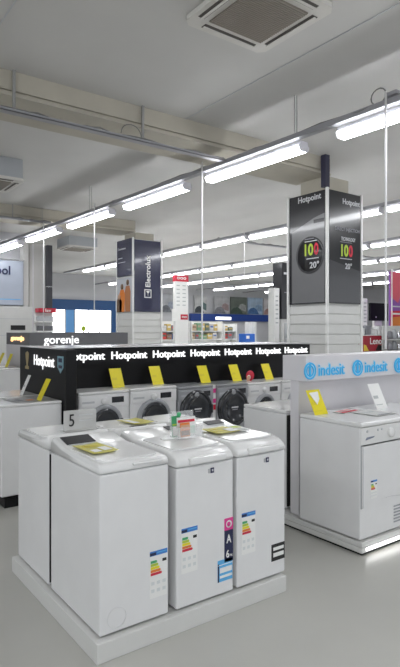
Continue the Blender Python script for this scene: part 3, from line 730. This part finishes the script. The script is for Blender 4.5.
for i, (x0, x1, nm, c0, c1, c2) in enumerate(pics):
    t = thing('wall_picture', nm + ' above the blue fascia', 'picture', (x0, 25.84, 2.62), 0, 'pictures above the blue fascia')
    w = x1-x0; h = 1.05
    MB().box(0, w, 0, .05, 0, h, mat('pic_a%d' % i, c0, .5, noise=.2, nscale=3)).build('print', t)
    b = MB(); m1 = mat('pic_b%d' % i, c1, .5, noise=.3, nscale=6); m2 = mat('pic_c%d' % i, c2, .5, noise=.3, nscale=6)
    b.prism([(.03,.03),(w*.75,.03),(w*.62,h*.28),(w*.40,h*.42),(w*.18,h*.36),(.03,h*.20)], 'y', -.006, 0, m1)
    b.prism([(w*.45,h*.30),(w*.95,h*.16),(w*.95,h*.52),(w*.72,h*.62),(w*.55,h*.55)], 'y', -.004, 0, m2); b.build('motif', t)
# gondolas with goods
goods_c = [(.55,.06,.05),(.50,.40,.28),(.60,.58,.55),(.12,.16,.12),(.28,.16,.10),(.10,.18,.40),(.62,.45,.15),(.22,.22,.24),(.18,.34,.20),(.70,.70,.70)]
gm = [mat('goods_%d' % i, c, .45, noise=.15, nscale=8) for i, c in enumerate(goods_c)]
gname = ['red','tan','pale','dark green','brown','blue','ochre','charcoal','green','white']
def gondola(x0, x1, y, ztop, shelves, label, goods_label):
    t = thing('gondola', label, 'shelving', (x0, y, 0), 0, 'shelving units')
    w = x1-x0
    MB().box(0, w, .38, .42, 0, ztop, wht_pap).build('back', t)
    for sx in (0, w-.03): MB().box(sx, sx+.03, 0, .42, 0, ztop, wht_pap).build('upright', t)
    for z in shelves: MB().box(.03, w-.03, 0, .38, z-.03, z, wht_pap).build('shelf', t)
    for si, z in enumerate(shelves[-2:]):
        x = x0+.05; k = 0
        top = (shelves+[ztop])[shelves.index(z)+1]
        while x < x1-.22:
            ww = random.uniform(.12,.24); hh = random.uniform(.55,.92)*(top-z-.035) if top > z+.06 else .2
            c = random.randrange(len(gm)); b = MB(); b.box(-ww/2, ww/2, 0, .22, 0, hh, gm[c], .006, 1); b.box(-ww*.35, ww*.35, -.003, 0, hh*.45, hh*.7, gm[(c+3) % len(gm)])
            tag(b.build('goods_box', None, (x+ww/2, y+.05, z+.001)), '%s box, %s from the left on the %s shelf of the %s' % (gname[c], ORD[min(k,13)], 'upper' if si else 'lower', goods_label), 'box', 'boxed goods on the shelving')
            x += ww+.03; k += 1
gondola(10.5, 12.0, 17, 1.98, [.1,.5,.9,1.30,1.62], 'white gondola shelving behind the red topped tower', 'tower shelving')
gondola(12.1, 13.6, 17, 1.98, [.1,.5,.9,1.30,1.62], 'white gondola shelving in the middle of the rear aisle', 'middle shelving')
gondola(13.7, 14.35, 17, 1.90, [.1,.5,.9,1.30,1.62], 'narrow white gondola left of the white pillar', 'narrow shelving')
t = thing('white_pillar', 'slim white pillar standing in the rear aisle', 'pillar', (15.3, 17.1, 0)); MB().box(-.2,.2,0,.3,0,1.98,cream_pl,.01,2).build('shaft', t); MB().box(-.02,.0,-.005,0,0,1.98,mid_gr).build('joint', t)
t = thing('blue_display_box', 'blue display box standing left of the slim white pillar', 'box', (14.42, 16.6, 0)); MB().box(0,.5,0,.4,0,1.05,cream_pl).build('stand', t); MB().box(.0,.52,-.02,.38,1.05,1.5,mat('bright_blue_box', (.03,.14,.55), .4),.01,1).build('carton', t); MB().box(.06,.22,-.024,-.02,1.3,1.42,wht_pap).build('print', t)
t = thing('light_blue_display', 'light blue display with dark figure right of the white pillar', 'display', (15.70, 16.6, 0)); MB().box(0,.55,0,.3,0,1.08,cream_pl).build('stand', t); MB().box(.05,.5,-.02,.05,1.08,1.56,mat('cyan_card', (.12,.45,.80), .4),.01,1).build('card', t); b = MB(); b.prism([(.10,1.1),(.2,1.1),(.22,1.3),(.16,1.42),(.09,1.3)], 'y', -.03, -.02, navy); b.build('figure_print', t)
t = thing('banner_tower', 'tall black banner tower left of the nearer column', 'banner', (8.93, 9.0, 0)); MB().box(0,.34,0,.30,1.90,3.19,poster_bk,.005,1).build('black_banner', t); MB().box(0,.30,.02,.28,0,1.90,cream_pl).build('stand', t)
b = MB(); b.box(.06,.28,-.004,0,2.92,2.97,print_w); b.box(.08,.26,-.004,0,2.5,2.52,print_g); b.build('small_print', t)
t = thing('white_stele', 'slim white stele left of the black banner tower', 'display', (8.74, 9.05, 0)); MB().box(0,.16,0,.2,0,2.6,wht_pap,.004,1).build('board', t); b = MB(); [b.box(.04,.12,-.003,0,1.8+.1*i,1.83+.1*i,print_gs) for i in range(7)]; b.build('price_rows', t)
t = thing('goods_rack', 'grey rack of small appliances left of the nearer column', 'rack', (8.5, 8.2, 0))
for z in (.5,.95,1.30,1.52): MB().box(0,.62,0,.3,z-.02,z,mid_gr).build('shelf', t)
MB().box(0,.62,.28,.3,0,1.8,mid_gr).build('back', t)
for i, (x, m, h) in enumerate(((8.53,gm[7],.14),(8.70,gm[8],.17),(8.90,gm[7],.2),(9.03,gm[3],.12))):
    tag(box('small_appliance', x, x+.1, 8.22, 8.36, 1.521, 1.521+h, m, None, .01), '%s small appliance on the grey rack left of the column, %s from left' % (gname[gm.index(m)], ORD[i]), 'appliance', 'appliances on the grey rack')
# right of the nearer column
t = thing('television', 'black television screen on a white stand right of the column', 'television', (11.38, 8.42, 0))
MB().box(0,.72,0,.06,1.88,2.32,mat('screen_black', (.006,.006,.009), .45, spec=.2),.006,1).build('screen', t); MB().box(.2,.5,.03,.09,0,1.88,wht_pap).build('stand', t); MB().box(.2,.24,-.003,0,1.95,1.99,chrome).build('marks', t)
t = thing('white_price_stand', 'narrow white price stand between column and television', 'sign', (11.08, 8.42, 0)); MB().box(0,.18,0,.12,0,2.42,wht_pap,.004,1).build('board', t); b = MB(); [b.box(.04,.14,-.003,0,1.75+.09*i,1.78+.09*i,print_gs) for i in range(7)]; b.build('price_rows', t)
t = thing('red_counter', 'red advertising counter with white lettering beside the column', 'counter', (10.40, 7.9, 0))
MB().box(0,.95,0,.4,0,1.15,mid_gr,.004,1).build('body', t); MB().box(0,.95,-.01,.39,1.16,1.52,mat('deep_red', (.36,.015,.03), .4),.004,1).build('red_panel', t); MB().box(-.01,.96,-.02,.41,1.52,1.535,wht_pap).build('top', t)
text('lettering','Lenovo',wht_pap,.66,.15,(.24,-.02,1.32),FACE_Y,t,.01,.006)
b = MB(); b.prism([(.02,1.17),(.20,1.17),(.10,1.30),(.02,1.32)], 'y', -.016, -.010, mat('amber', (.75,.55,.05), .4)); b.prism([(.45,1.17),(.78,1.17),(.70,1.28),(.55,1.31)], 'y', -.016, -.010, blackm); b.prism([(.68,1.17),(.90,1.17),(.80,1.32)], 'y', -.018, -.012, MATS['amber']); b.build('picture_print', t)
for i, (x, m) in enumerate(((10.45,gm[9]),(10.68,gm[7]),(10.92,gm[9]),(11.14,gm[9]))):
    tag(box('small_appliance', x, x+.16, 8.0, 8.2, 1.536, 1.536+(.16,.22,.14,.2)[i], m, None, .02), '%s small appliance on the red counter, %s from the left' % (gname[gm.index(m)], ORD[i]), 'appliance', 'appliances on the red counter')
t = thing('colour_banner', 'tall banner with red, purple and orange print at right edge', 'banner', (11.45, 7.9, 0))
MB().box(0,.75,0,.05,1.62,3.05,mat('banner_purple', (.28,.10,.42), .5)).build('sheet', t)
b = MB(); b.prism([(0,1.63),(.75,1.63),(.75,2.0),(0,1.95)], 'y', -.004, 0, orange); b.prism([(0,2.45),(.3,2.30),(.6,2.9),(.35,3.04),(0,3.04)], 'y', -.004, 0, mat('banner_red', (.70,.12,.16), .5)); b.prism([(0,1.95),(.75,2.0),(.75,2.14),(0,2.10)], 'y', -.005, 0, red); b.build('print_shapes', t)
b = MB(); b.box(.08,.6,-.008,-.004,2.02,2.06,wht_pap); b.box(.08,.5,-.008,-.004,2.2,2.23,print_w); b.build('small_print', t)
MB().box(.02,.05,-.02,.0,0,3.1,wht_pap).build('frame_post', t)
t = thing('appliance_rack', 'steel rack with small appliances under the colourful banner', 'rack', (11.02, 7.52, 0))
for z in (.5,.9,1.18,1.44): MB().box(0,.9,0,.32,z-.02,z,cream_pl).build('shelf', t)
MB().box(0,.9,.30,.32,0,1.75,cream_pl).build('back', t)
for i in range(10):
    z = 1.181 if i < 5 else 1.441; x = 11.06+.165*(i % 5); m = (gm[7], chrome, blackm, grey_pl, chrome)[(i*3) % 5]; h = (.19,.22,.17,.2,.15)[i % 5]
    b = MB(); b.lathe([(0,0),(.055,0),(.062,.05),(.05,h-.03),(.03,h),(0,h)], 18, m, Matrix.Rotation(PI/2,4,'X')); b.box(.05,.075,-.01,.01,.04,h*.7,blackm)
    tag(b.build('kettle', None, (x, 7.65, z)), 'small kettle on the steel rack, %s from left, %s shelf' % (ORD[i % 5], 'lower' if i < 5 else 'upper'), 'kettle', 'kettles on the steel rack')
tag(box('dark_pole', 6.80, 6.90, 5.88, 5.975, 3.935, 4.45, mat('navy_pole', (.03,.03,.06), .4)), 'short dark blue pole above the nearer column', 'pole')

# ------------------------------------------------------------------ world, camera, colour
w = bpy.data.worlds.new('world'); S.world = w; w.use_nodes = True
bg = w.node_tree.nodes['Background']; bg.inputs['Color'].default_value = (.90,.94,1.0,1); bg.inputs['Strength'].default_value = .60
F = 551.0
cam = bpy.data.cameras.new('camera'); co = bpy.data.objects.new('camera', cam); COL.objects.link(co)
cam.sensor_fit = 'VERTICAL'; cam.sensor_height = 24; cam.lens = 24*F/667
cam.shift_y = -3.5/667
co.location = (0, 0, 1.65); co.rotation_euler = (PI/2, 0, -math.radians(36.317))
cam.clip_end = 100
S.camera = co
S.view_settings.view_transform = 'Standard'; S.view_settings.look = 'None'; S.view_settings.gamma = 1
S.view_settings.use_curve_mapping = False; S.view_settings.exposure = 0.90
